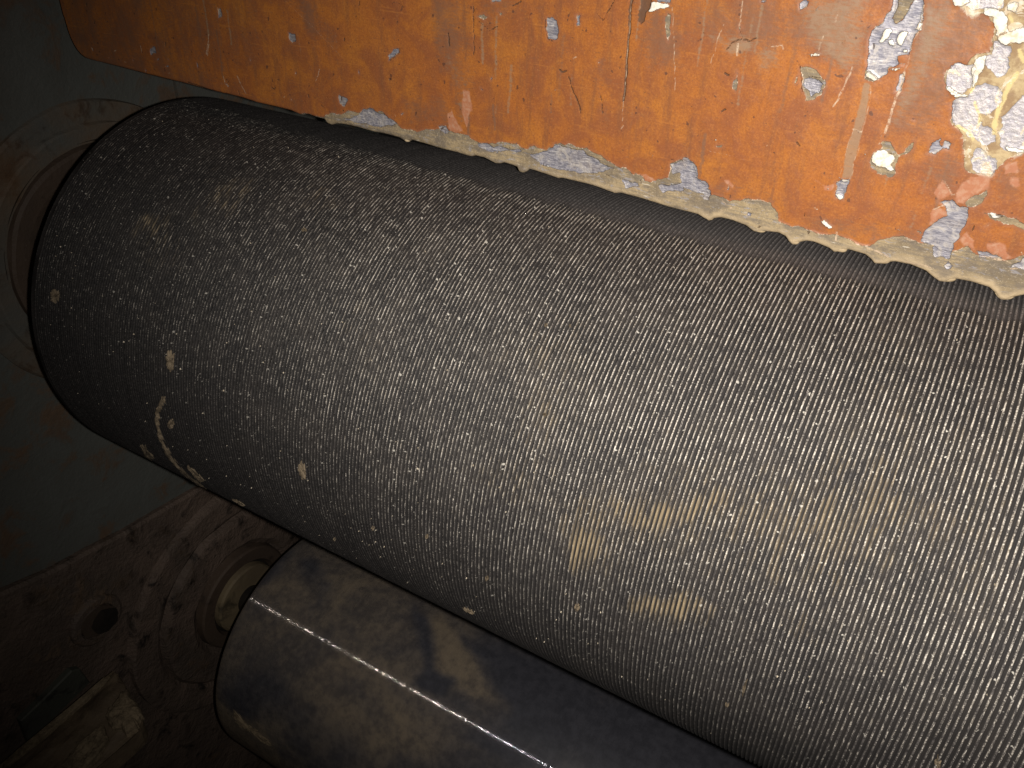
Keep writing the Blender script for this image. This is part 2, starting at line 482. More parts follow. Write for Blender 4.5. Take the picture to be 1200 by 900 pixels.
def plate(name, y0, y1, z0, z1, mat, seed, thick=.2, amp=.006, face=SW):
    ny, nz = max(2, int((y1 - y0) / .05)), max(2, int((z1 - z0) / .05))
    Y, Z = np.meshgrid(np.linspace(y0, y1, ny), np.linspace(z0, z1, nz), indexing='ij')
    X = face - amp + amp * 2 * (fbm(Y * 1.5 + 31, Z * 1.5 + 17, seed) - .5)
    V = np.stack([X, Y, Z], -1).reshape(-1, 3)
    Fc = grid_faces(ny, nz)
    # rim and back
    idx = np.arange(ny * nz).reshape(ny, nz)
    loop = np.concatenate([idx[:-1, 0], idx[-1, :-1], idx[1:, -1][::-1], idx[0, 1:][::-1]])
    back = V[loop].copy(); back[:, 0] = face - thick
    n0 = len(V); V = np.concatenate([V, back]); n = len(loop)
    q = [(loop[(i + 1) % n], loop[i], n0 + i, n0 + (i + 1) % n) for i in range(n)]
    W = np.stack([V[:, 0] * R, V[:, 1] * R, V[:, 2] * R + ZAX], -1)
    return link_mesh(name, np_mesh(name, W, np.concatenate([Fc, np.array(q)]), False), mat, frame)


plate('frame_plate', -4.2, .690, -7.5, 3.0, M_GREEN, 3)
plate('frame_plate', .700, 2.6, -7.5, 3.0, M_GREEN, 5, face=SW + .012)
hs = lathe('bearing_housing', [(SW - .02, .872), (SW + .008, .865), (SW + .02, .85), (SW + .022, .755), (SW + .040, .742), (SW + .045, .73),
                               (SW + .045, .66), (SW + .02, .645), (SW + .02, .635)], seg=160, jitter=.03)
ho = link_mesh('bearing_housing', hs, M_HOUSING, frame)
link_mesh('bearing_flange', lathe('bearing_flange', [(SW + .0, .628), (SW + .035, .620), (SW + .045, .60), (SW + .045, .56), (SW + .012, .545), (SW + .010, .50), (SW + .04, .49), (SW + .045, .44), (SW + .02, .43), (SW + .10, .40), (SW + .12, .34)], seg=128, jitter=.02), M_FLANGE, ho)
C2 = (0.308, -3.255); R2 = 0.93
low_top = [on_plane(x, y, 0, SW)[1:] for x, y in [(-60, 716), (0, 690), (60, 664), (100, 642), (140, 622), (180, 598), (220, 575), (300, 530)]]
low = [tuple(q) for q in low_top] + [(2.4, -2.25), (2.4, -7.3), (-4.0, -7.3), (-4.0, -1.75)]
low = [(-4.0, -1.6)] + [tuple(q) for q in low_top] + [(2.4, -2.2), (2.4, -7.3), (-4.0, -7.3)]
link_mesh('lower_casting', prism('lower_casting', low, SW - .05, SW + .05, .02), M_LOWER, frame)
lb = link_mesh('lower_bearing_housing', lathe('lower_bearing_housing', [(SW + .03, 1.06), (SW + .09, 1.045), (SW + .10, 1.02), (SW + .10, .84), (SW + .075, .80), (SW + .12, .775), (SW + .13, .74), (SW + .13, .52), (SW + .09, .47)], C2, 128, .05), M_LOWER, frame)
link_mesh('bearing_ring', lathe('bearing_ring', [(SW + .06, .465), (SW + .15, .455), (SW + .165, .44), (SW + .165, .345), (SW + .12, .325)], C2, 96, .01), M_FLANGE, lb)
link_mesh('seal_groove', lathe('seal_groove', [(SW + .125, .35), (SW + .12, .33), (SW + .125, .295)], C2, 96), M_OIL, lb)
link_mesh('bearing_cap', lathe('bearing_cap', [(SW + .09, .31), (SW + .17, .30), (SW + .185, .285), (SW + .19, .22), (SW + .195, .0001)], C2, 96, .01), mat_frame('ochre_grease_cap', (0.19, 0.145, 0.085), (0.12, 0.09, 0.056), .06), lb)
bc = (-.84, -2.47)
bo = link_mesh('bolt_boss', lathe('bolt_boss', [(SW + .03, .20), (SW + .07, .19), (SW + .085, .175), (SW + .085, .135), (SW + .065, .125)], bc, 48, .02), M_LOWER, frame)
link_mesh('bolt_hole', lathe('bolt_hole', [(SW + .088, .100), (SW + .087, .08), (SW + .086, .0001)], (bc[0] + .045, bc[1] - .035), 32, .03), M_OIL, bo)
link_mesh('bolt_head', lathe('bolt_head', [(SW + .06, .128), (SW + .082, .12), (SW + .084, .0001)], bc, 32, .02), M_FLANGE, bo)
cov = [on_plane(x, y, 0, SW + .06)[1:] for x, y in [(20, 842), (48, 815), (80, 783), (90, 781), (102, 797), (60, 838), (30, 868)]]
link_mesh('cover_strip', prism('cover_strip', [tuple(q) for q in cov], SW + .02, SW + .10, .01), mat_frame('dark_green_strip_paint', (0.070, 0.072, 0.058), (0.055, 0.057, 0.046), .02), frame)

# ---------------------------------------------------------------- rubber roller
PITCH = 0.0155
S_END = 5.2
rub = thing('rubber_roller', 'large black ribbed rubber roller flecked with pale dust, below the orange panel', 'roller', P(0, 0, 0))


def build_sleeve():
    nseg = 300
    s = [0.0, 0.003, 0.007, 0.013, 0.026, 0.036]; r = [.984, .992, .998, 1.0, 1.0, 1.0]; cr = [0.5, .7, .8, .6, .45, .4]
    x = 0.038
    dpt = .0052
    while x < S_END:
        p = PITCH * (1 + RNG.uniform(-.03, .03))
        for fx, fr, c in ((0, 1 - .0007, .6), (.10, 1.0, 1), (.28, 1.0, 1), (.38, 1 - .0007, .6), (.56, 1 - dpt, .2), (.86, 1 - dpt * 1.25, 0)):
            s.append(x + fx * p); r.append(fr + RNG.uniform(-.0004, .0004)); cr.append(c)
        x += p
    s = np.array(s); r = np.array(r); cr = np.array(cr)
    th = np.linspace(-np.pi, np.pi, nseg, endpoint=False)
    S, T = np.meshgrid(s, th, indexing='ij')
    ridge = np.floor((S - .038) / PITCH)
    wear = fbm(ridge * 3.7, T * 38, 5, 2)
    RR = r[:, None] - .0011 * (wear - .5) * cr[:, None] - .0014 * (fbm(S * 2, T * 3, 8) - .5)
    SJ = S + .0004 * (fbm(ridge * 1.9 + 50, T * 22, 9, 2) - .5)
    V = np.stack([SJ * R, -RR * np.cos(T) * R, RR * np.sin(T) * R + ZAX], -1).reshape(-1, 3)
    deg = np.degrees(T)
    # how much pale dust the crests carry round the drum
    prof = np.interp(deg, [-180, -40, -24, -14, -4, 8, 25, 45, 70, 80], [.18, .18, .27, .38, .56, .70, .84, .91, .94, .96])
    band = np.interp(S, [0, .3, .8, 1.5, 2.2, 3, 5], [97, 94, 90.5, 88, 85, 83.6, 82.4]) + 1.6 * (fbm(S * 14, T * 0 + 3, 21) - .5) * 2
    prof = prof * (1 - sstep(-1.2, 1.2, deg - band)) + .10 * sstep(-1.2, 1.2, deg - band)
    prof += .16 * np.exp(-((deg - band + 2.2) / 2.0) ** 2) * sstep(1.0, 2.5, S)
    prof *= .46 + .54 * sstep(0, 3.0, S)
    lowl = sstep(2.2, .4, S) * sstep(28, 5, deg)
    prof *= 1 - .45 * lowl
    pat = fbm(S * 2.2 + 3, T * 4.2 + 11, 33, 4)
    prof *= .93 + .14 * sstep(.28, .68, pat)
    prof *= .92 + .16 * vnoise(ridge * 1.0, T * 6, 77)
    # fine line of crumbs along the underside
    prof += .30 * np.exp(-((deg + 15 + 1.5 * fbm(S * 4, S * 0, 4)) / .9) ** 2) * sstep(2.0, 2.9, S)
    film_and_light = sstep(.5, 4.3, S + .5 * (fbm(S * 2, T * 3, 15) - .5)) * (.19 + .07 * sstep(-14, 22, deg)) * (.7 + .6 * fbm(S * 3 + 9, T * 6, 27))  # darker towards the left end: flash falloff painted into the rubber
    film_and_light = np.maximum(film_and_light, sstep(-1.5, 1.5, deg - band) * (.05 + .95 * sstep(.9, 3.7, S)))  # clean band, paler to the right with panel bounce light in its tone
    brown = np.zeros_like(S)
    warpS = S + .10 * (fbm(S * 7, T * 9, 63, 3) - .5); warpT = T + .16 * (fbm(S * 7 + 5, T * 9, 64, 3) - .5)
    rag = .35 + 1.3 * fbm(S * 16, T * 20, 61, 4)
    for path, wd, k in (([(681, 645), (686, 620), (702, 604), (735, 597), (770, 600), (800, 596), (838, 588)], .075, 1.0), ([(690, 650), (740, 640), (790, 630)], .07, .45), ([(748, 716), (780, 712), (816, 711)], .055, 1.05),
                        ([(830, 600), (890, 612), (950, 612), (1010, 596), (1060, 585)], .16, .62), ([(890, 660), (960, 650), (1030, 640)], .14, .5), ([(1040, 420), (1050, 520), (1010, 600)], .12, .35), ([(168, 266), (174, 272)], .05, .8), ([(176, 276), (205, 292)], .07, .3),
                        ([(255, 224), (272, 234)], .08, .5), ([(640, 400), (650, 470), (620, 540), (600, 560)], .12, .42), ([(930, 700), (940, 740)], .05, .45), ([(1150, 520), (1150, 680)], .12, .35), ([(375, 228), (392, 234)], .06, .35), ([(420, 360), (440, 420)], .08, .25), ([(905, 560), (900, 640)], .1, .4)):
        q = np.array([on_drum(*p) for p in path])
        d = sdf_line(warpS, warpT, q, 0.0, .6)
        brown = np.maximum(brown, k * 1.0 * sstep(1.7, -.1, d / wd * rag))
    brown *= .35 + 1.0 * _hash(ridge, np.floor(T * 9 + 3 * _hash(ridge, ridge * 0, 5)), 91)
    film_and_light = np.maximum(film_and_light, .30 * sstep(.05, .02, S) * sstep(.30, .60, fbm(S * 8, T * 7, 19)))
    V_cr = np.broadcast_to(cr[:, None], S.shape)
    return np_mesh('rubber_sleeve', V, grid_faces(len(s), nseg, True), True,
                   dict(crest=V_cr, dens=np.clip(prof, 0, 1.2), brown=brown, arc=T * R, film_and_light=film_and_light))


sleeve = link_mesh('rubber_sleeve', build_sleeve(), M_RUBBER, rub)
link_mesh('end_disc', lathe('end_disc', [(.004, .978), (.02, .95), (.02, .42), (-.03, .40), (-.03, .30)], seg=96), M_SHAFT, rub)
link_mesh('shaft', lathe('shaft', [(-.78, .001), (-.78, .30), (-.03, .30), (.03, .30)], seg=64, smooth=False), M_SHAFT, rub)
link_mesh('end_disc', lathe('end_disc', [(S_END - .02, .999), (S_END - .02, .30), (S_END + .5, .30), (S_END + .5, .001)], seg=96), M_SHAFT, rub)


def drum_pt(s, th, h=0.0, c=(0, 0), rad=1.0):
    rr = rad + h
    return (s * R, (c[0] - rr * math.cos(th)) * R, (c[1] + rr * math.sin(th)) * R + ZAX)


def lump(px_poly, hgt=.0035, c=(0, 0), rad=1.0, rag=.18):
    """flat crusty lump on a roller, from an outline; rim sunk a little, middle raised"""
    pts = np.array([on_drum(x, y, rad, c) for x, y in px_poly])
    # subdivide the outline and roughen it
    q = []
    n = len(pts)
    for i in range(n):
        for f in np.linspace(0, 1, 5, endpoint=False):
            q.append(pts[i] * (1 - f) + pts[(i + 1) % n] * f)
    q = np.array(q); cen = q.mean(0)
    q = cen + (q - cen) * (1 + RNG.uniform(-rag, rag, (len(q), 1)))
    V = []; F = []; m = len(q)
    for k, (f, h) in enumerate(((1.0, -.004), (.86, hgt * .6), (.5, hgt), (.15, hgt * .9))):
        for p in q:
            u = cen + (p - cen) * f
            V.append(drum_pt(u[0], u[1], h + (RNG.uniform(-1.3, .6) * hgt if k else 0), c, rad))
    for k in range(3):
        for i in range(m):
            j = (i + 1) % m
            F.append((k * m + i, k * m + j, (k + 1) * m + j, (k + 1) * m + i))
    me = bpy.data.meshes.new('dried_mud')
    me.from_pydata(V, [], F + [tuple(3 * m + i for i in range(m))])
    return me


def ell(cx, cy, rx, ry, n=9, tilt=0.0):
    return [(cx + rx * math.cos(a) * math.cos(tilt) - ry * math.sin(a) * math.sin(tilt),
             cy + rx * math.cos(a) * math.sin(tilt) + ry * math.sin(a) * math.cos(tilt)) for a in np.linspace(0, 2 * math.pi, n, endpoint=False)]


def strip_poly(pts, ws):
    pts = np.array(pts, float); L = []; Rr = []
    for i in range(len(pts)):
        d = pts[min(i + 1, len(pts) - 1)] - pts[max(i - 1, 0)]
        d /= np.linalg.norm(d); nn = np.array([-d[1], d[0]])
        L.append(pts[i] + nn * ws[i]); Rr.append(pts[i] - nn * ws[i])
    return L, Rr


def mud_strip(pts, ws, hgt=.006):
    fine = []; fw = []
    for i in range(len(pts) - 1):
        for f in np.linspace(0, 1, 4, endpoint=False):
            fine.append(np.array(pts[i]) * (1 - f) + np.array(pts[i + 1]) * f); fw.append((ws[i] * (1 - f) + ws[i + 1] * f) * RNG.uniform(.7, 1.3))
    fine.append(np.array(pts[-1])); fw.append(ws[-1] * .5); fw[0] *= .4
    L, Rr = strip_poly(fine, fw)
    V = []; F = []
    for a, b in zip(L, Rr):
        for f, h in ((0, -.004), (.25, hgt * .8), (.6, hgt), (1, -.004)):
            p = a * (1 - f) + b * f
            s, th = on_drum(p[0], p[1])
            V.append(drum_pt(s, th, h + RNG.uniform(-.9, .5) * hgt))
    for i in range(len(fine) - 1):
        for k in range(3):
            F.append((i * 4 + k, i * 4 + k + 1, i * 4 + 5 + k, i * 4 + 4 + k))
    me = bpy.data.meshes.new('dried_mud'); me.from_pydata(V, [], F)
    return me


for poly in [ell(199, 423, 5, 13), ell(200, 497, 4, 6), ell(354, 552, 4.5, 11, 9, -.2), ell(64, 347, 6, 9), ell(676, 712, 3, 5),
             [(164, 521), (170, 522), (182, 537), (178, 541), (169, 534)], [(218, 545), (224, 547), (240, 563), (236, 566), (226, 557)],
             [(1098, 900), (1095, 893), (1099, 886), (1103, 893), (1101, 905)], [(870, 803), (876, 795), (873, 810), (870, 818)],
             ell(640, 381, 2.2, 3), ell(668, 382, 1.5, 2.6), ell(356, 269, 3.5, 2.5), ell(437, 619, 2, 3), ell(570, 678, 2, 3.4), ell(500, 629, 1.5, 2.6),
             ell(638, 486, 2.4, 2.4), ell(852, 826, 2.4, 3), ell(549, 716, 8, 2.2, 9, .5), ell(280, 589, 9, 1.6, 9, .5), ell(392, 632, 2, 2)]:
    link_mesh('dried_mud', lump(poly), M_MUD, rub)
link_mesh('dried_mud', mud_strip([(193, 464), (188, 474), (184, 484), (184, 497), (188, 513), (194, 526), (200, 538), (209, 548), (220, 558), (233, 567), (242, 573)],
                                 [4, 4, 3.2, 2.4, 2.6, 3, 3.4, 3, 2.2, 1.8, 1.2]), M_MUD, rub)

# the countless small crumbs stuck between the ribs: one part
V = []; F = []
for k in range(230):
    s = RNG.uniform(.1, 4.3); th = math.radians(RNG.choice([RNG.uniform(-24, 40), RNG.uniform(-18, 86)]))
    a = RNG.uniform(.0014, .0030) * (1.7 if RNG.random() < .06 else 1); h = RNG.uniform(.002, .004)
    b0 = len(V); n = 5; ph = RNG.uniform(0, 6)
    for i in range(n):
        rr = a * RNG.uniform(.35, 1.3); g = ph + i * 2 * math.pi / n
        V.append(drum_pt(s + rr * math.cos(g), th + rr * math.sin(g) * 1.3, -.003))
    V.append(drum_pt(s, th, h))
    F += [(b0 + i, b0 + (i + 1) % n, b0 + n) for i in range(n)]
me = bpy.data.meshes.new('dust_crumbs'); me.from_pydata(V, [], F)
crumbs = link_mesh('dust_crumbs', me, mat_plain('pale_crumbs', (0.42, 0.35, 0.25), (0.66, 0.58, 0.46), 900, .95, .0001), rub)
crumbs['kind'] = 'stuff'

# ---------------------------------------------------------------- steel roller below
stl = thing('steel_roller', 'smooth polished steel roller with brown grime and a bright streak, beneath the ribbed roller', 'roller', P(0, C2[0], C2[1]))


def build_shell():
    s = np.concatenate([[0, .006, .016, .03], np.linspace(.05, 4.6, 230)])
    r = np.concatenate([[.955, .975, .988, .994], np.ones(230)]) * R2
    r[4] = R2 * .998
    th = np.linspace(-np.pi, np.pi, 288, endpoint=False)
    S, T = np.meshgrid(s, th, indexing='ij')
    RR = np.broadcast_to(r[:, None], S.shape)
    V = np.stack([S * R, (C2[0] - RR * np.cos(T)) * R, (C2[1] + RR * np.sin(T)) * R + ZAX], -1).reshape(-1, 3)
    g = .62 * sstep(2.3, .9, S) + .10
    U = S + .35 * (fbm(S * 2, T * 2.5, 3) - .5); W = T + .3 * (fbm(S * 2 + 9, T * 2.5, 4) - .5)

    def add(poly, k, soft):
        nonlocal g
        q = np.array([on_drum(x, y, R2, C2) for x, y in poly])
        d = sdf_poly(U, W, q, 1.0)
        g = g + k * sstep(soft, -soft, d)
    add([(505, 720), (545, 745), (575, 790), (600, 842), (560, 815), (525, 790), (505, 770)], .65, .08)
    add([(250, 820), (262, 830), (300, 855), (322, 880), (305, 888), (270, 860)], .9, .05)
    add([(470, 830), (520, 850), (560, 890), (500, 900), (450, 870)], .45, .12)
    add([(488, 712), (505, 722), (515, 745), (500, 775), (530, 790), (520, 805), (485, 800), (497, 760)], -.75, .06)
    add([(290, 790), (330, 800), (400, 850), (440, 900), (380, 900), (320, 850), (270, 850), (262, 800)], -.35, .10)
    add([(300, 650), (335, 640), (330, 670), (300, 695), (285, 700)], -.5, .06)
    add([(355, 650), (375, 655), (395, 690), (375, 700), (360, 680)], -.4, .06)
    add([(560, 750), (640, 790), (900, 900), (700, 900), (620, 850)], -.5, .15)
    add([(470, 850), (560, 870), (640, 900), (520, 900)], -.25, .1)
    return np_mesh('steel_shell', V, grid_faces(len(s), len(th), True), True, dict(grime=np.clip(g, -.3, 1.4)))


link_mesh('steel_shell', build_shell(), M_STEEL, stl)
link_mesh('end_disc', lathe('end_disc', [(.0, .955 * R2), (.02, .90 * R2), (.02, .30), (-.02, .24)], C2, 96), M_SHAFT, stl)
link_mesh('shaft', lathe('shaft', [(-.61, .001), (-.61, .12), (.03, .12)], C2, 48), M_OIL, stl)
link_mesh('end_disc', lathe('end_disc', [(4.6, R2), (4.6, .20), (5.3, .20), (5.3, .001)], C2, 96), M_SHAFT, stl)
for poly in [[(x / 2.5725, 550 + y / 2.5725) for x, y in L] for L in ([(700, 718), (722, 735), (735, 765), (772, 780), (790, 800), (822, 825), (818, 838), (795, 830), (768, 802), (735, 785), (712, 770), (696, 740)],)]:
    link_mesh('dried_mud', lump(poly, .004, C2, R2, .15), M_CAKE, stl)

# ---------------------------------------------------------------- orange panel
Y0 = -0.02
pan = thing('orange_panel', 'worn orange painted metal panel, paint flaking to cream and bare metal, above the ribbed roller', 'panel', P(1.5, Y0, 1.1))
c1 = lambda L: [(x / 3, y / 3) for x, y in L]
c2 = lambda L: [(400 + x / 3, y / 3) for x, y in L]
c3 = lambda L: [(800 + x / 2.25, y / 2.25) for x, y in L]
e1 = lambda L: [(200 + x / 6, y / 6) for x, y in L]
e2 = lambda L: [(400 + x / 6, y / 6) for x, y in L]
e3 = lambda L: [(600 + x / 6, y / 6) for x, y in L]
e4 = lambda L: [(800 + x / 6, y / 6) for x, y in L]
e5 = lambda L: [(400 + x / 6, 110 + y / 6) for x, y in L]
e6 = lambda L: [(800 + x / 6, 140 + y / 6) for x, y in L]
r5 = lambda L: [(1000 + x / 5, y / 5) for x, y in L]
r6 = lambda L: [(1000 + x / 4.5, 160 + y / 4.5) for x, y in L]


def rough(poly, amp=.13, levels=2):
    q = np.asarray(poly, float)
    for lv in range(levels):
        nx = np.roll(q, -1, 0); d = nx - q
        L = np.linalg.norm(d, axis=1, keepdims=True)
        nrm = np.stack([-d[:, 1], d[:, 0]], -1) / (L + 1e-9)
        mid = (q + nx) / 2 + nrm * (RNG.uniform(-amp, amp, (len(q), 1)) * np.minimum(L, 9)) + d * RNG.uniform(-.15, .15, (len(q), 1))
        q = np.stack([q, mid], 1).reshape(-1, 2)
    return q


def pm(L):                                 # pixels -> panel millimetres
    return np.array([on_plane(x, y, 1, Y0)[[0, 2]] * R * 1000 for x, y in L])


EDGE = c1([(231, 75), (240, 108), (249, 136), (259, 158), (272, 180), (286, 196), (300, 206), (330, 215), (360, 222), (400, 232), (500, 258), (600, 283), (640, 292), (700, 308), (760, 325), (850, 345), (900, 362), (960, 375), (1020, 390), (1050, 403),
           (1063, 405), (1080, 402), (1110, 413), (1140, 420), (1152, 436), (1165, 440), (1180, 436), (1200, 437)]) + \
    c2([(30, 443), (60, 450), (110, 465), (130, 468), (160, 474), (200, 485), (212, 492), (225, 500), (238, 498), (245, 494), (300, 509), (350, 525), (400, 537), (440, 549), (455, 552), (468, 549), (500, 556), (540, 577), (555, 577),
        (570, 574), (600, 583), (618, 590), (625, 606), (637, 609), (650, 604), (658, 596), (680, 602), (720, 615), (760, 629), (775, 628), (800, 634), (860, 648), (900, 660), (960, 682), (980, 680), (1030, 693), (1080, 708), (1150, 730)]) + \
    c3([(0, 557), (40, 567), (57, 578), (68, 584), (82, 577), (98, 575), (130, 583), (165, 596), (186, 612), (200, 615), (216, 612), (250, 615), (270, 625), (280, 640), (290, 648), (306, 641), (325, 637), (345, 640),
        (385, 656), (398, 667), (412, 666), (435, 660), (480, 673), (495, 685), (505, 697), (528, 698), (545, 693), (560, 692), (600, 700), (640, 716), (660, 733), (675, 744), (692, 746), (706, 740), (718, 737), (760, 745), (808, 760), (824, 775),
        (836, 792), (850, 794), (868, 787), (900, 780)])
ep = pm(EDGE)
S_L, S_R = float(ep[0, 0]) - .6, 470.0


def bottom(s):
    b = np.interp(s, np.r_[ep[:, 0], 385, 400, 412, 430, 446, 470], np.r_[ep[:, 1], 103.6, 103.0, 102.6, 103.4, 102.7, 103.2])
    b = np.where(s < ep[0, 0], ep[0, 1] + (ep[0, 0] - s) * 3.0, b)
    return b


def build_panel():
    sv = np.concatenate([S_L + np.array([0, .02, .1, .25, .5, .9, 1.5]), np.arange(S_L + 2.1, 392, .44), np.arange(392, S_R + .1, 3)])
    bz = bottom(sv)
    ZT = 232.0
    hh = np.concatenate([[0, .12, .35, .7, 1.1, 1.6], np.arange(2.1, 92, .48), np.arange(92, 135, 3)])
    hh = hh / hh[-1]
    Sg = np.repeat(sv[:, None], len(hh), 1)
    Zg = bz[:, None] + (ZT - bz[:, None]) * hh[None, :]
    H = Zg - bz[:, None]
    X = Sg + .55 * (fbm(Sg * .45, Zg * .45, 1, 3) - .5) * 2 * .9
    Zw = Zg + .55 * (fbm(Sg * .45 + 70, Zg * .45, 2, 3) - .5) * 2 * .9
    far = np.full(Sg.shape, 3.0)
    A = {k: far.copy() for k in ('peach', 'cream', 'metal', 'white', 'yellow', 'dark', 'lines')}

    def add(k, L):
        A[k] = np.minimum(A[k], sdf_poly(X, Zw, rough(pm(L))))

    def cut(k, L):
        A[k] = np.maximum(A[k], -sdf_poly(X, Zw, rough(pm(L))))

    def line(k, L, wd, warp=True):
        A[k] = np.minimum(A[k], sdf_line(X if warp else Sg, Zw if warp else Zg, pm(L), wd))
    # bare cream filler strip along the lower edge
    top = e1([(930, 800), (1000, 818), (1080, 828), (1120, 800), (1200, 800)]) + c2([(60, 398), (100, 378), (150, 398), (190, 430), (230, 458), (330, 455), (380, 460), (430, 470), (470, 495), (540, 505), (640, 520), (680, 512), (720, 530), (760, 505), (800, 505),
          (880, 530), (930, 560), (1000, 590), (1040, 618), (1090, 643), (1150, 628), (1155, 575), (1195, 562)]) + \
        c3([(30, 430), (40, 470), (70, 490), (72, 515), (100, 520), (150, 530), (200, 526), (232, 535), (246, 555), (256, 583), (330, 607), (400, 618), (440, 630), (495, 648), (530, 630)]) + \
        r6([(180, 535), (240, 525), (300, 545), (360, 560), (420, 578), (450, 600), (540, 600), (600, 580), (640, 618), (720, 640), (800, 660), (860, 640), (900, 630), (960, 620)])
    add('cream', top + [(1260, 420), (1000, 380), (600, 280), (330, 150)])
    # cream / white bare area top right
    big = r5([(585, -40), (585, 0), (590, 30), (640, 50), (660, 90), (700, 100), (760, 75), (800, 100), (825, 140), (830, 190), (820, 260), (800, 310), (735, 315), (680, 345), (670, 375), (600, 365), (545, 405), (540, 520), (600, 560),
              (600, 600), (575, 730), (620, 760), (645, 830)]) + r6([(580, 90), (590, 165), (620, 195), (690, 200), (730, 210), (760, 170), (800, 130), (860, 105), (900, 90), (1300, 60), (1300, -900), (600, -900)])
    add('cream', big)
    for L in ([(545, 410), (600, 365), (660, 380), (705, 400), (690, 500), (600, 560), (545, 520)], [(602, 575), (715, 600), (740, 740), (690, 790), (620, 760), (580, 720)],
              [(730, 520), (810, 500), (860, 550), (850, 620), (780, 660), (740, 640), (690, 570)], [(770, 340), (820, 320), (830, 240), (900, 280), (910, 350), (890, 420), (850, 430), (790, 400)],
              [(1000, 560), (960, 600), (890, 680), (870, 800), (890, 870), (960, 890), (1100, 880), (1100, 560)], [(640, 30), (720, -20), (870, -20), (870, 40), (770, 45), (700, 40)],
              [(740, 745), (790, 760), (810, 830), (770, 840), (730, 800)], [(520, 805), (480, 830), (440, 900), (480, 905), (520, 870), (560, 880), (575, 840), (545, 825), (520, 860), (505, 850)]):
        add('metal', r5(L))
    add('metal', r6([(630, 120), (660, 70), (700, 95), (755, 160), (730, 205), (690, 195), (640, 170)]))
    for L in ([(830, 180), (870, 200), (1000, 160), (1100, 160), (1100, 230), (900, 270), (850, 230)], [(760, 50), (880, 60), (905, 110), (915, 190), (850, 190), (820, 100), (780, 90)], [(900, 30), (960, 10), (970, 90), (910, 60)],
              [(585, -10), (640, -20), (690, 10), (640, 40), (595, 35)], [(690, 420), (740, 330), (780, 330), (770, 400), (730, 480), (700, 520)], [(545, 510), (600, 545), (680, 560), (600, 575), (545, 535)], [(880, 850), (1000, 880), (1000, 895), (900, 890)]):
        add('white', r5(L))
    for L, wd in (([(960, 430), (900, 530), (850, 650), (820, 780)], 1.2), ([(700, 400), (720, 480), (690, 540)], 1.0), ([(710, 600), (740, 680), (730, 740)], .7), ([(600, 740), (680, 780), (700, 810)], .9), ([(970, 300), (1000, 360)], 1.0), ([(920, 100), (950, 180)], .8)):
        line('yellow', r5(L), wd)
    # long chip with white specks
    add('metal', r5([(232, -20), (232, 10), (215, 60), (170, 140), (110, 180), (85, 270), (80, 420), (100, 430), (150, 465), (200, 430), (210, 390), (265, 375), (300, 378), (320, 330), (350, 250), (400, 150), (415, 30), (410, -20)]))
    cut('metal', r5([(262, 330), (320, 320), (325, 372), (265, 368)]))
    cut('metal', r5([(242, 132), (230, 100), (268, -20), (370, -20), (300, 100), (262, 135)]))
    add('cream', r5([(242, 132), (230, 100), (268, -20), (370, -20), (300, 100), (262, 135)]))
    for L in ([(150, 240), (170, 190), (215, 165), (228, 185), (200, 230), (165, 250)], [(260, 222), (275, 190), (330, 185), (318, 220), (280, 262), (260, 245)], [(290, 290), (320, 288), (316, 313), (290, 308)], [(365, 170), (400, 110), (412, 60), (405, 140), (385, 190)], [(200, 240), (230, 235), (250, 270), (215, 265)],
              [(80, 420), (110, 425), (150, 460), (120, 475), (75, 450)], [(200, 385), (240, 400), (290, 385), (250, 412)]):
        add('white', r5(L))
    add('cream', r5([(75, 415), (110, 420), (155, 465), (120, 480), (72, 460)]))
    line('lines', r5([(415, 30), (400, 150), (350, 250), (325, 330), (302, 420)]), .35)
    add('metal', r5([(300, 425), (265, 440), (250, 530), (275, 540), (300, 450)]))
    for L, wd in (([(300, 425), (275, 530), (250, 570), (240, 620), (215, 700), (185, 780)], .75), ([(165, 790), (155, 840)], .4)):
        line('lines', r5(L), wd)
    # white plaster blob
    add('cream', r6([(88, 130), (105, 80), (150, 60), (150, 20), (200, 30), (215, 70), (235, 100), (280, 75), (310, 30), (322, 35), (285, 90), (240, 110), (225, 150), (222, 195), (185, 215), (150, 205), (112, 175)]))
    add('white', r6([(100, 130), (110, 80), (150, 70), (190, 85), (220, 100), (222, 135), (205, 150), (210, 175), (190, 180), (170, 160), (120, 160)]))
    # metal flash and peach patches near the lower right
    add('peach', r6([(530, 350), (545, 280), (620, 215), (725, 208), (718, 270), (640, 310), (580, 355)]))
    add('peach', r6([(500, 400), (490, 440), (400, 475), (415, 385), (470, 380)])); add('peach', r6([(560, 545), (600, 500), (640, 600), (600, 590)])); add('peach', r6([(700, 560), (800, 570), (850, 640), (790, 660), (720, 630)]))
    add('peach', r6([(420, 300), (470, 230), (520, 300), (450, 340)])); add('peach', r6([(830, 220), (870, 220), (880, 260), (840, 260)])); add('peach', r6([(780, 150), (860, 130), (870, 190), (800, 200)]))
    add('metal', r6([(450, 340), (520, 330), (560, 370), (610, 375), (605, 430), (570, 500), (560, 540), (530, 570), (510, 645), (430, 632), (420, 580), (355, 550), (390, 490), (450, 440), (500, 420), (490, 370)]))
    add('cream', r6([(590, 350), (640, 310), (715, 275), (710, 310), (640, 370), (600, 372)]))
    line('lines', r6([(420, 385), (470, 365), (500, 340)]), .5); line('lines', r6([(480, 235), (520, 310), (540, 300)]), .35)
    add('cream', r6([(690, 398), (760, 408), (830, 430), (900, 460), (980, 470), (980, 490), (880, 480), (790, 460), (735, 430)]))
    add('white', r6([(695, 398), (760, 405), (800, 425), (760, 425)]))
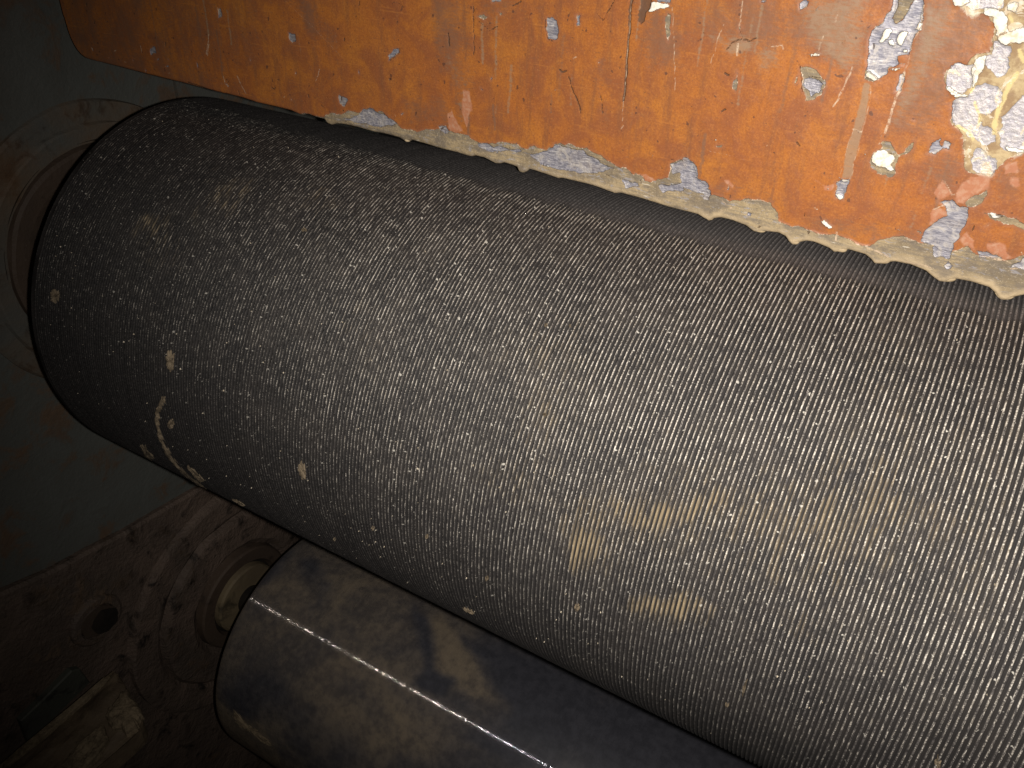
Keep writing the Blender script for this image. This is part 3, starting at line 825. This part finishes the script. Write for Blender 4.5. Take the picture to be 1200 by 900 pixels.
    add('metal', r6([(645, 600), (720, 615), (790, 650), (720, 640), (660, 635)])); add('metal', r6([(820, 690), (900, 640), (980, 650), (980, 700), (880, 700)])); add('metal', r6([(470, 680), (500, 655), (522, 690), (490, 700)]))
    for L, wd in (([(655, 625), (780, 655)], .5), ([(190, 535), (250, 530), (300, 550)], .5), ([(250, 650), (330, 670), (410, 690)], .45), ([(70, 580), (180, 630)], .6), ([(820, 690), (870, 700)], .4), ([(720, 635), (835, 665)], .35)):
        line('lines', r6(L), wd)
    # strip metal patches further left
    for L in ([(660, 540), (720, 533), (760, 508), (850, 525), (900, 560), (960, 590), (900, 608), (800, 600), (700, 575)], [(0, 415), (60, 405), (100, 380), (150, 400), (195, 435), (120, 445), (20, 425)], [(1155, 578), (1200, 565), (1200, 610), (1165, 610)], [(340, 445), (365, 440), (380, 462), (350, 465)],
              [(0, 340), (25, 355), (10, 375), (0, 372)], [(1110, 650), (1200, 640), (1200, 670), (1130, 680)], [(980, 625), (1040, 640), (1060, 665), (1000, 660)], [(480, 505), (560, 515), (640, 530), (560, 535), (490, 520)]):
        add('metal', c2(L))
    add('metal', c3([(0, 415), (30, 430), (42, 470), (68, 488), (60, 512), (20, 500), (0, 490)])); add('metal', c3([(58, 490), (74, 500), (70, 530), (55, 525)])); add('metal', c3([(170, 560), (182, 560), (178, 570), (168, 568)]))
    # chips
    add('cream', e4([(828, 470), (900, 470), (960, 520), (975, 545), (1005, 560), (1005, 600), (975, 665), (920, 700), (870, 710), (850, 640), (850, 550)]))
    add('metal', e4([(860, 560), (960, 560), (990, 590), (960, 650), (900, 680), (865, 620)]))
    line('lines', e4([(832, 470), (855, 550), (855, 640), (880, 705), (930, 690)]), .35); line('dark', e4([(880, 540), (970, 545)]), .25); line('dark', e4([(820, 450), (840, 530), (845, 640)]), .3)
    add('metal', e3([(245, 125), (275, 120), (310, 150), (325, 200), (322, 270), (290, 285), (250, 265), (236, 200)])); line('dark', e3([(236, 130), (232, 200), (245, 265), (285, 290)]), .3)
    add('metal', e3([(455, 110), (480, 110), (478, 180), (455, 180)])); add('metal', e2([(335, 385), (370, 340), (405, 335), (410, 370), (370, 400), (335, 430)])); line('dark', e2([(410, 335), (395, 385), (340, 430)]), .25)
    add('metal', e2([(1050, -20), (1130, -20), (1120, 20), (1060, 15)])); add('cream', e2([(960, 120), (1000, 100), (1030, 120), (1000, 140)])); add('cream', e2([(1100, 80), (1130, 95), (1115, 110)])); line('dark', e2([(960, 150), (1040, 210), (1100, 190)]), .3)
    add('dark', e3([(920, -20), (980, -20), (980, 40), (940, 90), (930, 150), (915, 180), (880, 150), (880, 100), (910, 60)]))
    add('white', e3([(985, 20), (1040, 15), (1090, 25), (1112, 45), (1060, 62), (1000, 75), (960, 80), (975, 50)])); add('metal', e3([(985, -20), (1120, -20), (1112, 25), (1040, 15)]))
    add('cream', e3([(1095, 90), (1115, 100), (1112, 230), (1090, 300), (1080, 220)])); line('lines', e3([(1130, 60), (1140, 380), (1150, 640)]), .35)
    line('dark', e3([(848, -20), (832, 60), (820, 220), (808, 420), (798, 560), (785, 700)]), .85); line('lines', e3([(843, 0), (828, 140), (815, 300), (802, 520), (785, 720), (775, 850)]), .35)
    line('dark', e3([(400, 540), (420, 610), (450, 690), (480, 760), (485, 800)]), .5); line('dark', e3([(330, 490), (350, 502), (380, 498)]), .55); line('dark', e3([(715, 0), (690, 60), (640, 140), (600, 100)]), .25); line('dark', e3([(625, 680), (640, 800)]), .3)
    line('dark', e2([(925, 0), (930, 200), (932, 380)]), .3); line('dark', e2([(750, 230), (755, 320)]), .6); line('dark', e2([(400, 20), (440, 50)]), .3); line('dark', e3([(0, 45), (60, 5)]), .4)
    add('peach', e2([(745, 800), (775, 770), (820, 870), (850, 920), (790, 940), (745, 900)])); add('peach', e2([(850, 640), (900, 640), (920, 780), (880, 900), (850, 720)]))
    add('peach', c2([(1030, 608), (1060, 612), (1110, 635), (1080, 650), (1055, 640)])); add('cream', c2([(1035, 612), (1060, 618), (1070, 640), (1045, 630)]))
    # taped strip, its chip and the small peach chips
    line('lines', c3([(440, 475), (450, 440), (475, 345), (500, 225)]), .3); line('lines', c3([(412, 470), (428, 410), (448, 345)]), .2); line('lines', c3([(447, 340), (472, 347)]), .4)
    add('metal', c3([(405, 478), (440, 474), (432, 505), (425, 525), (404, 520)])); add('white', c3([(412, 466), (440, 475), (425, 482)])); add('white', c3([(403, 512), (428, 520), (415, 528)]))
    add('peach', c3([(350, 475), (365, 484), (402, 484), (395, 502), (375, 500)])); add('peach', e6([(295, 425), (330, 425), (360, 470), (345, 485), (310, 460)]))
    add('white', e6([(975, 720), (1000, 705), (1055, 745), (1050, 768), (1010, 750)])); line('lines', e6([(270, 570), (340, 625)]), .6); line('lines', e6([(440, 570), (510, 560), (610, 590)]), .35)
    line('lines', e6([(130, 210), (300, 245), (450, 285)]), .2, False); line('lines', e6([(1085, 790), (1080, 850)]), .7)
    # arcs and tails of dried glue
    line('lines', e4([(425, 0), (412, 100), (398, 200)]), .45); line('dark', e4([(398, 210), (420, 270), (460, 280)]), .35); add('cream', e4([(400, 180), (412, 190), (405, 215), (392, 208)]))
    line('dark', e4([(310, 350), (345, 300), (400, 280), (470, 285), (520, 270)]), .3); line('lines', e4([(385, 310), (380, 390)]), .7); add('cream', e4([(378, 500), (388, 580), (375, 640), (352, 620), (365, 560)]))
    line('lines', e4([(620, 330), (690, 320), (705, 350)]), .4); add('white', e4([(890, 375), (940, 368), (975, 380), (960, 398), (910, 392)])); line('lines', e4([(985, 260), (960, 350)]), .4); add('metal', e4([(820, 20), (850, -5), (890, 0), (870, 50), (830, 72)])); add('white', e4([(920, 70), (955, 45), (945, 65)]))
    line('lines', e4([(1090, 110), (1075, 160)]), .5); line('lines', e4([(1195, 470), (1170, 530), (1120, 640), (1060, 750)]), .55); line('dark', e4([(300, 510), (325, 522)]), .6); line('lines', e4([(300, 160), (250, 260), (200, 440)]), .3)
    # left part scratches
    line('lines', e1([(465, 530), (500, 600), (532, 660)]), .4); line('lines', e1([(270, 310), (258, 390)]), .45); line('lines', e1([(340, 60), (358, 110)]), .5); line('lines', e1([(1045, 490), (1035, 540), (1018, 572)]), .35); line('lines', e1([(370, 540), (380, 572)]), .5)
    line('lines', e1([(800, 0), (1000, 190), (1200, 400)]), .22, False); add('metal', e1([(830, 230), (870, 240), (880, 290), (850, 300), (830, 270)])); add('metal', e1([(330, 80), (350, 60), (360, 110), (335, 125)])); add('metal', e1([(1180, 670), (1215, 680), (1230, 740), (1190, 735)]))
    line('dark', e1([(120, 580), (240, 620), (360, 655), (480, 690)]), .5); line('lines', c1([(735, 120), (725, 190)]), .5); line('lines', c1([(765, 30), (775, 60)]), .6); line('lines', c1([(830, 265), (865, 330)]), .3)
    line('lines', c1([(495, 160), (500, 190)]), .4); line('lines', c1([(785, 268), (790, 290)]), .5); add('metal', c1([(528, 172), (545, 165), (550, 185), (532, 195)]))
    # a scatter of tiny chips
    for k in range(150):
        cx = RNG.uniform(S_L + 5, 385); u = RNG.random()
        cz = float(bottom(np.array([cx]))[0]) + RNG.uniform(2, 85) * (1 if u < .7 else .15)
        rr = RNG.uniform(.15, .55)
        key = RNG.choice(['cream', 'metal', 'dark', 'dark', 'white', 'lines'] if cx > 200 else ['dark', 'dark', 'metal', 'lines'])
        if key == 'white': rr *= .6
        a = RNG.uniform(0, 6.28); L = np.array([[cx - rr * math.cos(a) * 2, cz - rr * math.sin(a) * 2], [cx + rr * math.cos(a), cz + rr * math.sin(a)]])
        A[key] = np.minimum(A[key], sdf_line(X, Zw, L, rr))
    bsd = sdf_poly(X, Zw, pm(big))
    bigm = sstep(.8, -.8, bsd) * .9
    A['metal'] = np.where(bsd < 0, A['metal'] - (.55 + 1.6 * (fbm(X * .55, Zw * .55, 88, 4) - .45)) * sstep(0, -1.5, bsd), A['metal'])
    # soft stains, and painted falloff towards the left end
    brown = np.zeros(Sg.shape); tan = np.zeros(Sg.shape)

    def stain(arr, L, k, soft):
        return np.maximum(arr, k * sstep(soft, -soft, sdf_poly(X, Zw, pm(L), soft * 1.01)))
    brown = np.maximum(brown, .62 * sstep(190, -60, Sg) + .25 * sstep(60, 95, H) * sstep(300, 100, Sg))  # browner left end: staining plus flash falloff put into the colour
    for L, k, so in ((r5([(330, -40), (830, -40), (820, 150), (700, 300), (560, 560), (430, 800), (200, 780), (300, 400)]), .75, 4), (c3([(0, -20), (480, -20), (480, 200), (300, 130), (200, 150), (0, 100)]), .65, 7), (c3([(600, 290), (740, 330), (740, 520), (640, 500)]), .45, 5),
                     (c2([(1020, -20), (1200, -20), (1200, 250), (1050, 220)]), .6, 6), (c2([(300, -20), (480, -20), (470, 300), (420, 450), (370, 280), (310, 150)]), .6, 5), (c2([(480, -20), (700, -20), (700, 60), (480, 80)]), .5, 7), (c2([(880, 150), (940, 200), (930, 420), (890, 420)]), .4, 4),
                     (c1([(210, -20), (640, -20), (560, 180), (300, 200)]), .55, 12), (c1([(980, -20), (1120, -20), (1200, 200), (1080, 120)]), .6, 6), (c2([(200, 330), (370, 330), (420, 440), (240, 440)]), .5, 5), (r6([(400, 200), (560, 60), (580, 190), (540, 330), (420, 330)]), .55, 4), (r6([(740, 200), (900, 110), (900, 330), (760, 320)]), .5, 5),
                     (c3([(250, 560), (640, 600), (640, 640), (450, 640)]), .5, 3), (c3([(70, 480), (150, 470), (260, 520), (240, 570), (90, 530)]), .45, 2.5)):
        brown = stain(brown, L, k, so)
    for k in range(46):
        cx = RNG.uniform(S_L + 10, 385); z0 = float(bottom(np.array([cx]))[0]) + RNG.uniform(4, 60); ln = RNG.uniform(4, 30); dx = RNG.uniform(-.06, .06) * ln
        L = np.array([[cx, z0 + ln], [cx + dx * .4, z0 + ln * .5], [cx + dx, z0]])
        sd = sdf_line(X, Zg, L, RNG.uniform(.15, .9))
        if RNG.random() < .5: tan = np.maximum(tan, RNG.uniform(.35, .8) * sstep(.8, -.2, sd))
        else: brown = np.maximum(brown, RNG.uniform(.5, .95) * sstep(.9, -.2, sd))
    for L, k, so in ((c3([(280, -20), (500, -20), (480, 160), (420, 200), (330, 110)]), .75, 5), (r5([(330, 10), (600, 10), (600, 130), (500, 350), (400, 560), (220, 760), (300, 420), (370, 230)]), .75, 4), (c3([(480, 215), (498, 222), (472, 345), (455, 420), (442, 475), (420, 470), (430, 400), (450, 340)]), 1.25, .7),
                     (c3([(60, 90), (190, 90), (200, 130), (110, 150)]), .6, 3), (c3([(190, 130), (260, 110), (265, 185), (195, 195)]), .7, 3), (c2([(370, 200), (450, 230), (460, 420), (420, 440)]), .5, 4), (e4([(310, 350), (345, 300), (470, 285), (480, 340), (400, 385), (330, 380)]), 1.0, 1.2)):
        tan = stain(tan, L, k, so)
    # depth: paint is a skin over the filler and the metal; rounded lower lip
    Yd = np.full(Sg.shape, Y0 * R * 1000)
    rl = 1.4
    lip = np.clip(1 - H / rl, 0, 1)
    Yd += rl * (1 - np.sqrt(np.maximum(1 - lip ** 2, 0)))
    Yd += .22 * sstep(.5, -.5, A['metal']) - .30 * sstep(.4, -.6, A['white']) + .12 * sstep(.5, -.5, A['dark'])
    Yd -= .5 * np.exp(-((H - 2.4) / 2.2) ** 2) * sstep(.5, -.5, A['cream']) * (.5 + fbm(Sg * .12, H * .2, 41))
    Yd += .5 * (fbm(Sg * .03, Zg * .03, 51) - .5) + .14 * (fbm(Sg * .4, Zg * .4, 52) - .5)
    V = np.stack([Sg, Yd, Zg], -1)
    nu, nv = Sg.shape
    extra = [np.stack([sv, np.full(nu, Y0 * 100 + 3.6), bz + .3], -1), np.stack([sv, np.full(nu, Y0 * 100 + 3.8), np.full(nu, ZT)], -1)]
    V = np.concatenate([extra[1][:, None], extra[0][:, None], V], 1)
    W = np.stack([V[..., 0] / 1000, V[..., 1] / 1000, V[..., 2] / 1000 + ZAX], -1).reshape(-1, 3)
    att = {}
    for k, v in list(A.items()) + [('brown', brown), ('tan', tan), ('lip', sstep(3.6, 1.0, H + 2.2 * (fbm(Sg * .3, Zg * .3, 90) - .5)) * sstep(150, 290, Sg)), ('pale', bigm)]:
        att[k] = np.concatenate([v[:, :1], v[:, :1], v], 1)
    return np_mesh('panel_sheet', W, grid_faces(nu, nv + 2), True, att)


link_mesh('panel_sheet', build_panel(), M_PANEL, pan)

# hanging beads of sealant on the lower edge
for x, y, rx, rz in [(612.5, 200, 1.5, 1.3), (388, 144.5, 1.3, .8), (476, 165.5, 1.5, 1.0), (931, 285, 1.6, 1.5), (984, 294.5, 2.2, 1.2), (1031, 307, 3.0, 1.6), (1106, 328, 3.4, 1.7), (1176, 349, 2.8, 1.9), (889, 271.5, 2.2, 1.1), (830, 257, 1.6, 1.0)]:
    p = on_plane(x, y, 1, Y0) * R * 1000
    V = []; F = []; nu, nv = 12, 8
    for i in range(nu):
        for j in range(nv):
            a = 2 * math.pi * i / nu; b = -math.pi / 2 + math.pi * (j + .5) / nv
            k = 1 + RNG.uniform(-.05, .05)
            V.append(((p[0] + rx * k * math.cos(b) * math.cos(a)) / 1000, (p[1] + .9 + 1.2 * k * math.cos(b) * math.sin(a)) / 1000, (p[2] + .55 * rz + rz * k * math.sin(b)) / 1000 + ZAX))
    for i in range(nu):
        for j in range(nv - 1):
            i2 = (i + 1) % nu
            F.append((i * nv + j, i2 * nv + j, i2 * nv + j + 1, i * nv + j + 1))
    F.append(tuple(i * nv for i in range(nu))[::-1]); F.append(tuple(i * nv + nv - 1 for i in range(nu)))
    me = bpy.data.meshes.new('sealant_drip'); me.from_pydata(V, [], F)
    for pl in me.polygons: pl.use_smooth = True
    link_mesh('sealant_drip', me, M_RESIN, pan)

# ---------------------------------------------------------------- dusty bar at the lower left
ZB = -2.71
bar = thing('flat_bar', 'flat iron bar caked with tan dust, low beside the small bolt boss on the frame', 'bar', P(-.3, -1.5, ZB))


def bar_mesh():
    out = [on_plane(x, y, 2, ZB)[:2] for x, y in [(132, 785), (138, 789), (146, 801), (150, 812), (161, 829), (168, 843), (166, 853), (150, 868), (105, 906)]]
    out = np.array(out)
    dirn = np.array([0.0, -1.0])
    l0 = out[0] + dirn * 1.6; r0 = out[-1] + dirn * .9
    n = 44; m = 26
    # left side (straight) and right side (ragged end then straight)
    right = np.concatenate([out[1:], [r0]])
    seg = np.r_[0, np.cumsum(np.linalg.norm(np.diff(right, axis=0), axis=1))]
    tt = np.linspace(0, 1, n) ** 1.3
    rp = np.stack([np.interp(tt * seg[-1], seg, right[:, k]) for k in (0, 1)], -1)
    lp = out[0] + (l0 - out[0]) * tt[:, None]
    V = []
    for i in range(n):
        for j in range(m):
            f = j / (m - 1)
            p = lp[i] * (1 - f) + rp[i] * f
            h = .05 * (float(fbm(np.array(p[0] * 9 + 5), np.array(p[1] * 5 + 7), 71)) - .5) - .012 * (1 - math.sin(math.pi * f)) * 2
            V.append((p[0], p[1], ZB + (h if 0 < j < m - 1 and i > 0 else -.01)))
    F = [tuple(q) for q in grid_faces(n, m)]
    idx = np.arange(n * m).reshape(n, m)
    loop = list(idx[:-1, 0]) + list(idx[-1, :-1]) + list(idx[1:, -1][::-1]) + list(idx[0, 1:][::-1])
    b = len(V)
    for v in loop: V.append((V[v][0], V[v][1], ZB - .16))
    k = len(loop)
    for i in range(k):
        F.append((int(loop[(i + 1) % k]), int(loop[i]), b + i, b + (i + 1) % k))
    F.append(tuple(b + i for i in range(k)))
    me = bpy.data.meshes.new('bar_body')
    me.from_pydata([tuple(P(*v)) for v in V], [], F)
    return me


link_mesh('bar_body', bar_mesh(), M_BAR, bar)


def cake(px, hgt, name='dust_cake'):
    pts = np.array([on_plane(x, y, 2, ZB)[:2] for x, y in px]); q = []
    n = len(pts)
    for i in range(n):
        for f in np.linspace(0, 1, 4, endpoint=False): q.append(pts[i] * (1 - f) + pts[(i + 1) % n] * f)
    q = np.array(q); cen = q.mean(0); q = cen + (q - cen) * (1 + RNG.uniform(-.06, .06, (len(q), 1)))
    V = []; F = []; m = len(q)
    for k, (f, h) in enumerate(((1, -.03), (.93, hgt * .5), (.8, hgt * .9), (.6, hgt), (.4, hgt), (.2, hgt))):
        for p in q:
            u = cen + (p - cen) * f
            V.append(tuple(P(u[0], u[1], ZB + h + (hgt * .8 * (float(fbm(np.array(u[0] * 22), np.array(u[1] * 22), 44)) - .5) if k else 0))))
    for k in range(5):
        for i in range(m):
            j = (i + 1) % m
            F.append((k * m + i, k * m + j, (k + 1) * m + j, (k + 1) * m + i))
    F.append(tuple(5 * m + i for i in range(m)))
    me = bpy.data.meshes.new(name); me.from_pydata(V, [], F)
    return link_mesh(name, me, M_CAKE, bar)


cake([(124, 842), (127, 832), (136, 824), (142, 813), (151, 807), (153, 819), (160, 822), (169, 838), (163, 846), (162, 855), (148, 863), (143, 856), (131, 858)], .05)
cake([(70, 900), (85, 880), (105, 860), (122, 850), (130, 868), (112, 890), (95, 912)], .03)
cake([(2, 894), (40, 862), (84, 826), (126, 790), (130, 793), (90, 830), (44, 870), (6, 902)], .006)
